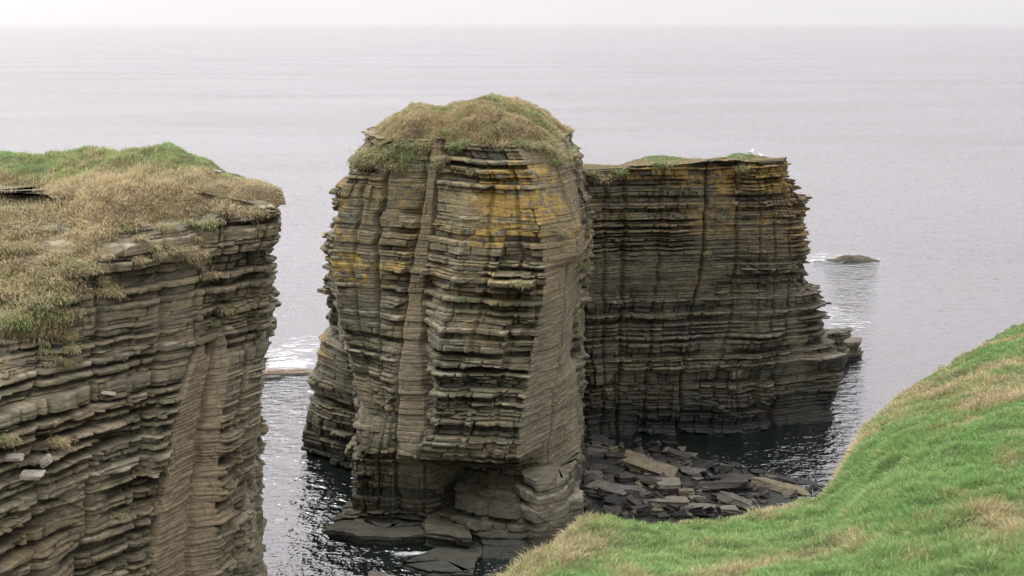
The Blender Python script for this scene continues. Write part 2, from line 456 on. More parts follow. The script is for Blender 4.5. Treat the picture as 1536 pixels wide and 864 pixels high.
# ================================================================== HEADLAND (left)
head_rim = [(-350, 570, 43), (-100, 525, 50), (0, 505, 53), (60, 480, 54), (105, 418, 54.5), (130, 372, 55.5), (200, 374, 57), (260, 376, 58.5), (300, 345, 60), (350, 306, 61), (400, 300, 62), (424, 299, 62.5)]
head_mid = [(-350, 340, 53), (-100, 330, 60), (0, 325, 60), (60, 322, 60), (105, 312, 60), (130, 292, 60), (200, 290, 61), (260, 282, 62), (300, 277, 62.5), (350, 276, 63.2), (400, 283, 63.5), (424, 290, 63.6)]
head_crest = [(-350, 238, 66), (-100, 234, 68), (0, 231, 69), (60, 232, 69), (110, 228, 69), (150, 226, 68.5), (220, 222, 68), (250, 216, 67.5), (305, 230, 66.5), (338, 254, 65.5), (400, 280, 65), (422, 288, 64.6)]
def build_headland():
    root = empty('headland', at(200, 864, 60)*np.array([1, 1, 0]))
    tag(root, 'layered grey brown headland cliff at the left with a grassy top', 'cliff')
    cols = [
        [(-420, 560, 42), (-420, 1000, 34)],                                       # 0 off frame
        [(-100, 525, 50), (-100, 864, 44)],                                      # 1
        [(0, 500, 53.5), (0, 620, 50), (0, 864, 46.5)],                            # 2
        [(105, 400, 55.5), (100, 560, 53.2), (95, 864, 49)],                       # 3
        [(200, 350, 57.5), (185, 560, 55), (165, 864, 51)],                        # 4
        [(300, 330, 60.5), (298, 520, 57.5), (262, 640, 55.4), (228, 864, 52.5)],      # 5 panel left
        [(345, 310, 61), (318, 520, 58.6), (300, 640, 57), (280, 864, 54.3)],        # 6 inner corner of panel
        [(385, 305, 61.5), (345, 520, 59.3), (335, 640, 57.2), (322, 864, 54.8)],        # 7 panel right
        [(423, 300, 62.5), (421, 362, 62), (409, 374, 62), (413, 400, 62), (404, 460, 61.5), (399, 520, 61), (391, 600, 60), (386, 680, 59.5), (374, 740, 59), (384, 790, 58.5), (399, 864, 57.5)],  # 8 right edge
        [(408, 305, 70), (380, 700, 70)],
        [(100, 300, 76), (100, 700, 76)], [(-700, 300, 76), (-700, 700, 76)], [(-900, 560, 40), (-900, 1000, 34)]]
    rim = np.array([at(*q) for q in head_rim])
    zt = []
    for i in range(13):
        p = at(*cols[i][0]); zt.append(np.interp(p[0], rim[:, 0], rim[:, 2])-.25)
    zt[9:] = [21.2, 22.4, 22.4, 22.4]
    zh = lambda py: at(400, py, 62)[2]
    hb_ = make_beds(-8, zh(425), 404, .065, .42); hb_ = np.concatenate([hb_[hb_ < zh(425)-.1], [zh(425), zh(417), zh(406), zh(398), zh(386), zh(374), zh(362), zh(356), zh(340)], make_beds(zh(340)+.1, 32, 405, .06, .26)])
    o, info = strata('rock_face', cols, 101, z0=-2, z1=22.6, dz=.035, dus=[.12, .06, .045, .04, .04, .04, .04, .04, .08, 1, 1, 1, 1],
                     rough=[1.2, 1.2, 1.15, 1.1, 1.05, .04, .07, .8, 1, 1, 1, 1, 1], cracks={5: .25, 6: .2, 2.6: .3, 3.5: .35, 4.5: .3, 7.5: .3}, ztop=zt, kset=4.0, amp=.8,
                     beds=hb_, force=[(zh(374), zh(340), .16), (zh(386), zh(374), -.5), (zh(398), zh(386), -.62)], parent=root, und=.06, rough_high=(16.6, 1.0), palette=(1.12, 1.06, .98), tide=1.0, wob=.28)
    for k, (a, b, Ya, Yb, pt, pb) in enumerate([(298, 345, 61.2, 62.6, 266, 318), (372, 421, 62.0, 64.0, 287, 304), (150, 215, 57.0, 58.8, 338, 372), (228, 292, 58.4, 60.0, 335, 375)]):
        Ya, Yb, pt = Ya+1.5, Yb+1.5, pt+5; zb_ = at((a+b)/2, pb, Ya)[2]-.8; zt_ = at((a+b)/2, pt, Yb)[2]-.1
        pl = [[(a, 300, Ya+.3)], [(a*.6+b*.4, 300, Ya-.1)], [(b, 300, Ya+.5)], [(b-3, 300, Yb+1)], [(a, 300, Yb+1)]]
        strata('outcrop', pl, 121+k, z0=zb_, z1=zt_, dz=.03, dus=[.04, .04, .06, .2, .2], beds=make_beds(10, 30, 121+k, .05, .2), parent=root, tide=-5, und=.06, wob=.5, amp=.5, palette=(1.12, 1.06, .98),
               ztop=[zb_+(zt_-zb_)*q for q in (.7, .9, .6, .9, .8)], kset=1.2)
    rows = [rim+np.array([0, .9, -.35])] + [np.array([at(*q) for q in r]) for r in (head_mid, head_crest)]
    back = rows[-1]+np.array([-2.0, 10, -2.0]); rows.append(back); rows.append(back+np.array([-3, 14, -6]))
    G = loft(rows, 420, [80, 60, 30, 4])
    G = tussock(G, .5, 2.8, .2, .8, 21); G[..., 2] -= .2
    # hummocky lip hanging over the rim
    v = np.linspace(0, 1, G.shape[1])
    pn = fbm3(G, 2.5, 3, 33); pg = fbm3(G, .7, 2, 34)
    tt = np.clip(np.arange(G.shape[1])/140.0, 0, 1)[None, :]
    dry0 = np.clip(1.05-1.15*sstep(.55, .98, tt)+.35*pn, 0, 1)
    n = G.shape[0]*G.shape[1]
    base = mixc(np.broadcast_to(G_SOIL*.9, G.shape), np.broadcast_to(G_OLIVE*.8, G.shape), np.clip(.5+pg, 0, 1)*(1-dry0)+.2)
    base = mixc(base, np.broadcast_to(G_BROWN, G.shape), dry0*.6)
    parts = [sheet_part(G, base)]
    P, nn, fu, fv = scatter(G[:, :160], 150000)
    t = fv*160/140
    dry = np.clip(.98-.68*sstep(.62, 1.0, t)+.5*fbm3(P, 2.5, 3, 33), 0, 1)
    k = len(P)
    dirs = grass_dirs(k, nn, np.array([.15, -.25, 0]))
    ln = RNG.uniform(.15, .42, k)*(1+.9*sstep(.1, .6, fbm3(P, 1.2, 2, 35)))*np.where(dry > .5, 1.1, .6)*(.55+.45*sstep(300, 230, project(P)[0]))
    droop = np.array([.12, -.22, -.30])*RNG.uniform(.3, 1.6, k)[:, None]
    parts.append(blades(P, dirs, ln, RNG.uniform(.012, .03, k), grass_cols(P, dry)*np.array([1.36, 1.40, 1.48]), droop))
    grass_obj('grass_top', parts, root)
    # tufts on the ledges
    tp = []
    spots = [(95, 435, 1.2), (60, 455, 1.1), (30, 470, 1.3), (20, 480, 1), (70, 490, 1), (120, 400, .8), (45, 425, 1.2), (10, 440, 1), (20, 400, 1), (75, 390, 1), (25, 350, 1), (60, 350, 1), (285, 385, .8), (300, 395, .6), (270, 378, .6), (320, 410, .5), (125, 405, .5), (240, 385, .5), (345, 320, .8), (375, 318, .8),
             (330, 305, .9), (310, 335, .7), (300, 300, .9), (400, 292, .7), (412, 290, .6), (345, 470, .5), (325, 485, .45), (45, 440, 1), (160, 310, .9), (200, 335, .8), (225, 320, .9), (250, 340, .7), (10, 660, .7), (90, 670, .6), (180, 775, .35), (20, 500, .9), (85, 500, .6), (110, 505, .5)]
    rs = np.random.default_rng(77)
    spots += [(rs.uniform(0, 115), rs.uniform(372, 505), rs.uniform(.5, 1.1)) for _ in range(26)] + [(rs.uniform(110, 330), rs.uniform(330, 390), rs.uniform(.3, .7)) for _ in range(15)] + [(rs.uniform(100, 190), rs.uniform(385, 450), rs.uniform(.25, .5)) for _ in range(12)] + [(rs.uniform(0, 120), rs.uniform(505, 545), rs.uniform(.2, .45)) for _ in range(10)]
    for (px, py, s) in spots:
        r = locate(info, px, py, [1, 2, 3, 4, 5, 6, 7, 8])
        if r is None: continue
        p, nr = r; k = int(650*s)
        off = RNG.normal(0, 1, (k, 3))*np.array([.38, .22, .16])*s
        P = p-nr*.05+off; P[:, 2] += .05
        dd = nr*.8+np.array([0, 0, .5])+RNG.normal(0, .35, (k, 3)); dd /= np.linalg.norm(dd, axis=-1, keepdims=True)
        dry = np.clip(.8+.3*RNG.normal(0, 1)*.5+RNG.normal(0, .1, k), 0, 1)
        tp.append(blades(P, dd, RNG.uniform(.15, .42, k)*(.6+.5*s), RNG.uniform(.012, .028, k), grass_cols(P, dry), np.array([0, -.1, -.55])*RNG.uniform(.4, 1.3, k)[:, None]))
    lg = grass_obj('ledge_grass', tp, root); lg['kind'] = 'stuff'
    return info
HEAD = build_headland()

# ================================================================== TALL SEA STACK
def cap_mesh(ring, zc, name, parent, nblade, dry_bias, seed, prof=2.2, drape=.5, a1=.25, nr=40, length=(.15, .4)):
    """domed turf on a ring of rim points; zc(x,y)->crest height at the middle"""
    n = len(ring); ctr = ring.mean(0)
    rs = np.linspace(1.0, 0.0, nr)
    G = np.zeros((n+1, nr, 3))
    for k, r in enumerate(rs):
        p = ctr+(ring-ctr)*r
        h = np.clip(1-r**prof, 0, 1)
        z = ring[:, 2]*(1-h)+zc(p)*h
        q = p.copy(); q[:, 2] = z; G[:n, k] = q
    G[n] = G[0]
    fall = np.clip((1-rs)/.08, 0, 1)
    B = tussock(G, a1, 1.3, .16, .5, seed); G[..., 2] = G[..., 2]+(B[..., 2]-G[..., 2])*fall[None, :]
    G[n] = G[0]
    pn = fbm3(G, 2.0, 3, seed+2)
    base = mixc(np.broadcast_to(G_SOIL, G.shape), np.broadcast_to(G_BROWN, G.shape), np.clip(.55+pn, 0, 1))
    parts = [sheet_part(G[:, ::1], base)]
    P, nn, fu, fv = scatter(G, nblade)
    k = len(P)
    dry = np.clip(dry_bias(P, fv)+.45*fbm3(P, 2.0, 3, seed+2), 0, 1)
    out = (P-ctr)*np.array([1, 1, 0]); out /= np.linalg.norm(out, axis=-1, keepdims=True)+1e-6
    dirs = grass_dirs(k, nn, out*.3)
    ln = RNG.uniform(*length, k)*(1+.7*sstep(0, .6, fbm3(P, 1.0, 2, seed+4)))
    droop = (out*.2+np.array([0, 0, -.35]))*RNG.uniform(.3, 1.5, k)[:, None]
    parts.append(blades(P, dirs, ln, RNG.uniform(.015, .04, k), grass_cols(P, dry, seed=seed+6), droop))
    return grass_obj(name, parts, parent)

def build_tower():
    root = empty('sea_stack', at(680, 760, 90)*np.array([1, 1, 0]))
    tag(root, 'tall layered sea stack with a domed brown grass top and yellow lichen', 'sea stack')
    A = [(549, 212, 96), (520, 238, 96), (523, 262, 96), (502, 288, 96), (508, 305, 96), (498, 345, 96), (485, 383, 96), (491, 440, 96), (495, 500, 96), (478, 507, 96), (472, 545, 96), (460, 572, 96), (468, 590, 96), (457, 635, 96), (451, 655, 96), (451, 690, 96)]
    A2 = [(556, 212, 94.5), (530, 300, 94), (514, 400, 93), (512, 500, 92), (532, 560, 91.2), (546, 620, 91), (546, 690, 92)]
    Bc = [(562, 214, 92), (530, 240, 91.5), (512, 300, 91), (504, 345, 90.5), (496, 390, 90), (504, 440, 89), (512, 500, 88.5), (530, 560, 87.5), (544, 610, 85.5), (540, 645, 83.4), (526, 688, 82), (529, 697, 82.5), (526, 780, 82.0)]
    Cc = [(585, 214, 90.5), (568, 320, 89.5), (561, 400, 88.5), (564, 480, 87.4), (572, 600, 84.6), (576, 640, 82.9), (566, 688, 81.5), (567, 697, 82.1), (566, 780, 81.7)]
    D = [(645, 214, 89.5), (636, 300, 88.5), (618, 380, 87.8), (607, 450, 86.8), (598, 520, 85.4), (590, 590, 83.5), (590, 688, 81.5), (593, 697, 82.0), (593, 780, 81.5)]
    E = [(665, 214, 89.3), (650, 300, 88.3), (645, 380, 87.5), (634, 450, 86.5), (634, 520, 85), (642, 600, 83), (642, 640, 82), (622, 686, 80.8), (638, 697, 81.6), (638, 790, 81)]
    Fc = [(690, 214, 88), (712, 262, 86.5), (698, 330, 85), (690, 380, 84.5), (684, 430, 84), (662, 490, 83), (652, 560, 82), (648, 640, 80.5), (626, 688, 79.8), (690, 697, 83.5), (690, 800, 83)]
    Gc = [(770, 214, 87), (798, 262, 85.5), (806, 300, 84.8), (815, 380, 83.5), (819, 420, 83), (812, 470, 82.3), (800, 540, 81.3), (787, 600, 80.4), (777, 688, 79), (780, 700, 82), (780, 850, 80)]
    Hc = [(825, 212, 88.5), (842, 262, 87.5), (850, 300, 87), (866, 340, 86.3), (869, 383, 86), (852, 400, 86), (848, 480, 85), (842, 540, 84.2), (832, 600, 83.2), (822, 700, 82), (815, 850, 81)]
    Ic = [(842, 212, 91), (862, 235, 90.5), (872, 300, 90), (876, 370, 89.5), (866, 400, 89.5), (860, 470, 89), (856, 535, 88.2), (864, 552, 87.6), (867, 640, 86.2), (869, 720, 85.2), (869, 850, 84)]
    Jc = [(856, 207, 97), (874, 240, 96), (880, 300, 96), (882, 400, 95), (872, 640, 93), (872, 720, 92)]
    K = [(845, 205, 104), (870, 300, 106), (866, 700, 106)]
    Lk = [(700, 205, 106), (700, 700, 110)]; Mk = [(570, 212, 104), (540, 300, 106), (500, 700, 108)]
    cols = [A, A2, Bc, Cc, D, E, Fc, Gc, Hc, Ic, Jc, K, Lk, Mk]
    z1 = at(700, 214, 88)[2]
    zf = lambda py: at(740, py, 86.5)[2]
    beds = np.concatenate([make_beds(-8, zf(402), 777, .13, .55)[:-1], make_beds(zf(402), zf(338), 778, .16, .8)[:-1],
                           [zf(338), zf(326), zf(308), zf(288), zf(281)], make_beds(zf(275), 34, 779, .10, .45)])
    beds = np.sort(beds)
    lsp = [(*at(780, 300, 85.5), 3.3, 1.9, 1.15), (*at(760, 352, 85), 3.0, .8, .8), (*at(862, 350, 87), .8, 1.2, .4), (*at(520, 392, 90.5), 2.6, 1.0, 1.05), (*at(585, 395, 88.5), 1.8, .6, .6),
           (*at(510, 290, 94), 1.6, 1.0, .6), (*at(610, 292, 89), 1.3, .9, .4), (*at(770, 258, 86.5), 2.2, .4, .9), (*at(505, 345, 91), 1.5, 1.2, .5), (*at(470, 520, 96), 2.0, 1.0, .4)]
    o, info = strata('rock_face', cols, 202, z0=-2, z1=z1, dz=.04, dus=[.07, .07, .05, .05, .05, .05, .05, .05, .05, .06, .1, .8, .8, .8],
                     rough=[.7, .85, .75, .8, .12, .85, 1.1, .10, .18, .75, .7, 1, 1, 1], cracks={2.5: .3, 3: .5, 4: .45, 5: .35, 6.35: .25, 6.72: .3, 8: .3}, beds=beds, parent=root,
                     lich=(10.0, 15.0, 1.2), spots=lsp, rough_low=(3.3, .9), tide=2.3, und=.05, palette=(.94, .955, .90), wob=.30)
    # pedestal under the overhang and stepped ledges on its right
    ped = [[(692, 712, 82.5), (694, 770, 79.6), (694, 860, 76)], [(728, 712, 82), (722, 770, 78.8), (720, 865, 75)], [(778, 715, 81.5), (780, 770, 78.4), (782, 862, 75.4)], [(808, 735, 80.5), (832, 850, 76.5)], [(860, 735, 84), (868, 800, 82)], [(850, 720, 88), (850, 800, 88)], [(700, 720, 88), (690, 800, 88)]]
    strata('pedestal', ped, 231, z0=-2, z1=at(740, 712, 82)[2], dz=.04, dus=[.05]*4+[.3]*3, rough=[.8, .6, 1, 1, 1, 1, 1], beds=beds, parent=root, tide=2.6, und=.06, dark=.2, wob=.25, amp=1.5)
    led = [[(784, 726, 79.5), (783, 830, 77.3)], [(812, 722, 78.6), (800, 830, 76.5)], [(838, 722, 79.2), (850, 830, 77.2)], [(866, 728, 81), (872, 790, 79.5)], [(868, 715, 86), (868, 800, 86)], [(790, 715, 86), (790, 800, 86)]]
    strata('ledge', led, 241, z0=-2, z1=at(820, 722, 79)[2], dz=.04, dus=[.05]*3+[.07, .3, .3], rough=[.9, 1, 1, 1, 1, 1], beds=beds, parent=root, tide=1.6, und=.05, amp=.6, wob=.1, dark=.1)
    # turf dome
    Q = info['Q']; top = Q[:, -1, :]
    ang = np.linspace(0, 1, 361)[:-1]
    seg = np.linalg.norm(np.roll(top, -1, 0)-top, axis=-1); cs = np.concatenate([[0], np.cumsum(seg)[:-1]])/seg.sum()
    ring = np.stack([np.interp(ang, cs, top[:, k], period=1) for k in range(3)], -1)
    for _ in range(5): ring = .25*np.roll(ring, 1, 0)+.5*ring+.25*np.roll(ring, -1, 0)
    ctr = ring.mean(0); ring[:, :2] = ctr[:2]+(ring[:, :2]-ctr[:2])*(1.0+.05*vn2(np.arange(len(ring))/9.0, np.ones(len(ring)), 67))[:, None]; ring[:, 2] -= .45+.6*vn2(np.arange(len(ring))/11.0, np.zeros(len(ring)), 66)
    Yr = 96.0
    sk = [(540, 205), (560, 186), (580, 172), (600, 164), (625, 161), (650, 164), (668, 166), (690, 158), (735, 150), (790, 154), (820, 165), (842, 180), (860, 203)]
    sx = np.array([at(a, b, Yr) for a, b in sk])
    def zc(p):
        z = np.interp(p[:, 0]*Yr/np.maximum(p[:, 1], 60), sx[:, 0], sx[:, 2])
        gx = (668-768)/F*p[:, 1]                                               # gully between the two humps
        return z-.28-.7*np.exp(-((p[:, 0]-gx)/.55)**2)*sstep(97, 90, p[:, 1])
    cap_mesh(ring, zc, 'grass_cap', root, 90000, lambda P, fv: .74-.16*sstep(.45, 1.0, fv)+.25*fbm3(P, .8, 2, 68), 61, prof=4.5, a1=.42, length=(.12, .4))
    # hanging turf along the rim and on ledges
    tp = []
    rim_spots = [(555, 225, 1), (575, 230, 1), (595, 225, 1), (615, 232, 1), (560, 240, .8), (590, 245, .9), (530, 243, .6), (540, 235, .6), (610, 220, 1), (635, 215, .8), (680, 216, .6), (800, 216, .8), (820, 222, 1), (838, 228, 1), (830, 238, .8), (845, 245, .6), (855, 225, .6), (780, 212, .6), (655, 245, .6), (660, 235, .6), (626, 280, .5), (775, 427, .45), (782, 425, .4), (690, 445, .3), (705, 260, .3), (872, 402, .5), (880, 400, .5), (566, 300, .25), (842, 352, .45), (848, 350, .4), (545, 252, .5), (600, 250, .6), (740, 210, .6), (760, 214, .5), (700, 212, .6)]
    for (px, py, s) in rim_spots:
        r = locate(info, px, py, list(range(0, 11)))
        if r is None: continue
        p, nr = r; k = int(500*s)
        P = p-nr*.05+RNG.normal(0, 1, (k, 3))*np.array([.55, .22, .22])*s
        dd = nr*.8+np.array([0, 0, .5])+RNG.normal(0, .35, (k, 3)); dd /= np.linalg.norm(dd, axis=-1, keepdims=True)
        dry = np.clip(max(.36, .6+.2*RNG.normal())+RNG.normal(0, .1, k), 0, 1)
        tp.append(blades(P, dd, RNG.uniform(.2, .5, k)*(.6+.5*s), RNG.uniform(.015, .035, k), grass_cols(P, dry), np.array([0, -.05, -.6])*RNG.uniform(.4, 1.3, k)[:, None]))
    lg = grass_obj('ledge_grass', tp, root); lg['kind'] = 'stuff'
    return info, beds
TOWER, BEDS = build_tower()

# ================================================================== LOWER SEA STACK (right, behind)
def build_block():
    root = empty('sea_stack', at(1040, 660, 104)*np.array([1, 1, 0]))
    tag(root, 'lower flat topped dark sea stack with thin turf, behind the stone beach', 'sea stack')
    a = [(845, 255, 103), (845, 660, 100)]
    b = [(880, 258, 102), (880, 400, 101), (884, 655, 99.5)]
    c = [(940, 250, 102.8), (935, 400, 102), (925, 655, 100.2)]
    d = [(1062, 245, 103), (1055, 400, 102.5), (1030, 520, 101.8), (1016, 660, 100.6)]
    d2 = [(1075, 245, 103.2), (1066, 400, 102.7), (1044, 520, 102.2), (1030, 660, 100.8)]
    e = [(1140, 242, 103.5), (1142, 400, 103), (1135, 500, 102), (1110, 560, 101.5), (1105, 655, 101)]
    e2 = [(1172, 240, 104), (1186, 330, 103.8), (1185, 430, 103.5), (1180, 500, 103.2), (1160, 560, 103), (1160, 645, 102.6)]
    f = [(1181, 240, 105.5), (1178, 272, 105.5), (1196, 285, 105.5), (1206, 305, 105.5), (1203, 330, 105.5), (1209, 372, 105.5), (1203, 395, 105.5), (1210, 430, 105.5), (1230, 450, 106), (1236, 490, 106), (1262, 538, 106), (1250, 580, 105), (1246, 640, 104)]
    g = [(1174, 236, 107.5), (1196, 300, 108.5), (1205, 420, 111), (1222, 470, 113), (1240, 640, 113)]
    h = [(1000, 236, 107.5), (1000, 640, 112)]
    i = [(850, 254, 107.5), (850, 640, 112)]
    cols = [a, b, c, d, d2, e, e2, f, g, h, i]
    z1 = at(1100, 244, 103.4)[2]
    zt = [at(p[0][0], q, p[0][2])[2] for p, q in zip(cols, (258, 266, 258, 245, 246, 243, 240, 240, 240, 242, 258))]
    zt[3] -= .1
    o, info = strata('rock_face', cols, 303, z0=-2, z1=z1+.3, dz=.038, dus=[.08, .06, .06, .06, .06, .06, .06, .06, .6, .8, .8],
                     rough=[1.1, 1, .8, .85, .85, .95, 1.2, 1.4, 1, 1, 1], cracks={3: .5, 6: .45, 2: .35, 5: .25, 1.5: .3, 2.45: .3, 4.5: .3, 5.5: .25}, ztop=zt, kset=.9, flat_top=True, parent=root, amp=.9,
                     beds=make_beds(-8, 34, 555, .08, .55), lich=(11.0, 17.0, 1.25), spots=[(*at(1150, 260, 103.5), 4.5, 1.6, .9), (*at(1010, 262, 103), 5.5, .9, .75), (*at(1100, 330, 103), 7, 1.4, .45), (*at(1195, 330, 105), 2, 2.5, .5)], tide=3.0, dark=.30, und=.12, wob=.28)
    shelf = [[(1205, 503, 119), (1205, 560, 118)], [(1236, 503, 119.5), (1236, 560, 118.5)], [(1270, 503, 121), (1264, 560, 120)], [(1276, 500, 123), (1272, 560, 124)], [(1200, 500, 123), (1200, 560, 124)]]
    strata('rock_shelf', shelf, 331, z0=-2, z1=at(1240, 504, 119.5)[2], dz=.06, dus=[.09]*3+[.3]*2, beds=make_beds(-8, 34, 556, .15, .8), parent=root, tide=.6, wob=.4, dark=.3)
    tip = [[(1255, 513, 123), (1255, 560, 123)], [(1290, 513, 124), (1287, 560, 124)], [(1294, 510, 126), (1291, 560, 126)], [(1255, 510, 126), (1255, 560, 126)]]
    strata('rock_shelf', tip, 341, z0=-2, z1=at(1280, 513, 124)[2], dz=.06, dus=[.09]*2+[.2]*2, rough=[.5, .6, 1, 1], beds=make_beds(-8, 34, 557, .2, .9), parent=root, tide=.6, wob=.3, dark=.2)
    # turf: saddle, two green mounds
    front = [(872, 252, 102.5), (890, 262, 102.6), (925, 262, 102.8), (945, 252, 103), (985, 243, 103.2), (1040, 247, 103.4), (1058, 246, 103.6), (1090, 244, 103.8), (1115, 244, 104), (1140, 245, 104.2), (1165, 243, 104.4)]
    crest = [(872, 250, 106), (890, 249, 106), (925, 250, 106), (945, 245, 106), (985, 234, 106), (1040, 241, 106), (1058, 243, 106), (1090, 238, 106), (1110, 231, 106), (1140, 236, 106), (1165, 238, 106.2)]
    rows = [np.array([at(*q) for q in front])+np.array([0, 0, -.15]), np.array([at(*q) for q in crest])]
    rows.append(rows[-1]+np.array([0, 3.5, -.5])); rows.append(rows[-1]+np.array([0, .8, -1.5]))
    G = tussock(loft(rows, 260, [22, 20, 6]), .18, 1.4, .08, .5, 77)
    px, py, _ = project(G)
    base = np.broadcast_to(G_BROWN*.8, G.shape).copy()
    parts = [sheet_part(G, base)]
    P, nn, fu, fv = scatter(G, 22000); k = len(P)
    px, py, _ = project(P)
    grn = np.maximum(np.exp(-((px-995)/28)**2), np.exp(-((px-1112)/26)**2))+.35*np.exp(-((px-905)/30)**2)
    dry = np.clip(.85-.95*grn+.25*fbm3(P, 1.2, 2, 78), 0, 1)
    parts.append(blades(P, grass_dirs(k, nn, np.array([0, -.15, 0])), RNG.uniform(.08, .24, k), RNG.uniform(.015, .035, k), grass_cols(P, dry), np.array([0, -.1, -.3])*RNG.uniform(.3, 1.4, k)[:, None]))
    grass_obj('grass_cap', parts, root)
    tp = []
    for (px, py, s) in [(890, 262, .8), (905, 266, .9), (925, 262, .7), (1115, 250, .6), (1110, 256, .5), (1000, 246, .5), (985, 248, .5), (1085, 330, .3), (1065, 384, .25), (880, 408, .5), (1090, 312, .25), (1100, 300, .2)]:
        r = locate(info, px, py, [0, 1, 2, 3, 4, 5, 6, 7])
        if r is None: continue
        p, nr = r; k = int(420*s)
        P = p-nr*.05+RNG.normal(0, 1, (k, 3))*np.array([.5, .2, .2])*s
        dd = nr*.8+np.array([0, 0, .5])+RNG.normal(0, .35, (k, 3)); dd /= np.linalg.norm(dd, axis=-1, keepdims=True)
        dry = np.clip(max(.34, .6+.2*RNG.normal())+RNG.normal(0, .1, k), 0, 1)
        tp.append(blades(P, dd, RNG.uniform(.15, .4, k), RNG.uniform(.015, .035, k), grass_cols(P, dry), np.array([0, -.05, -.6])*RNG.uniform(.4, 1.3, k)[:, None]))
    lg = grass_obj('ledge_grass', tp, root); lg['kind'] = 'stuff'
    return info
BLOCK = build_block()

# ================================================================== STONES
def slab_mesh(seed, dims, rnd=.12, sub=2, npts=18, noise=.05):
    r = np.random.default_rng(seed)
    p = r.uniform(-1, 1, (npts, 3)); p = np.sign(p)*np.abs(p)**.35
    p[:, 0] *= .9+.1*r.random(npts)
    bm = bmesh.new()
    for q in p: bm.verts.new((q[0]*dims[0]/2, q[1]*dims[1]/2, q[2]*dims[2]/2))
    bmesh.ops.convex_hull(bm, input=bm.verts)
    bmesh.ops.delete(bm, geom=[v for v in bm.verts if not v.link_faces], context='VERTS')
    bmesh.ops.dissolve_limit(bm, angle_limit=.12, verts=bm.verts, edges=bm.edges)
    bmesh.ops.bevel(bm, geom=list(bm.edges), offset=min(dims)*rnd, segments=2, profile=.6, affect='EDGES', clamp_overlap=True)
    bmesh.ops.triangulate(bm, faces=bm.faces)
    for _ in range(sub+1):
        L_ = max(dims)/(6, 11, 20, 30)[_]
        es = [e for e in bm.edges if e.calc_length() > L_]
        if es: bmesh.ops.subdivide_edges(bm, edges=es, cuts=1)
        bmesh.ops.triangulate(bm, faces=bm.faces)
    co = np.array([v.co[:] for v in bm.verts])
    dn = noise*(fbm3(co+seed*3.1, max(dims)*.22, 4, seed)*1.3)
    lay = .9*noise*vn3(co[:, 0]*.3, co[:, 1]*.3, co[:, 2]/(min(dims)*.16)+seed, seed+5)
    bm.normal_update()
    for v, a, b in zip(bm.verts, dn, lay):
        nr = v.normal; v.co += nr*float(a) + Vector((nr.x, nr.y, 0))*float(b)*2
    me = bpy.data.meshes.new('stone'); bm.to_mesh(me); bm.free(); me.materials.append(M_STONE)
    return me
def beach_z(x, y):
    """height of the stone bed in the cove"""
    p0 = np.array([4.5, 88.0])
    d = np.hypot((np.asarray(x)-p0[0])/1.35, np.asarray(y)-p0[1])
    return np.clip(1.5-.15*d, -1.8, 1.6)
def stone(name, px, py, w, h, yaw, roll, pitch, col, label, cat, group=None, depth=.7, thick=.8, rnd=.10, noise=.0, seed=0, z=None, Y=None, flat=False):
    """w,h: size in photo pixels at its place"""
    if Y is not None: c = at(px, py, Y)
    else:
        zz = .6
        for _ in range(6):
            c = atz(px, py, zz); zz = float(beach_z(c[0], c[1]))+.15 if z is None else z
    s = c[1]/F*1.02
    wid = w*s; hei = h*s
    dim = (wid*1.05, wid*depth, max(.2, hei*thick))
    o = bpy.data.objects.new(name, slab_mesh(seed, dim, rnd=rnd, noise=.035+.02*wid+noise)); COL.objects.link(o)
    o.location = Vector(c)
    o.rotation_euler = (math.radians(pitch), math.radians(roll), math.radians(yaw))
    o.color = (*col, 1)
    return tag(o, label, cat, group)

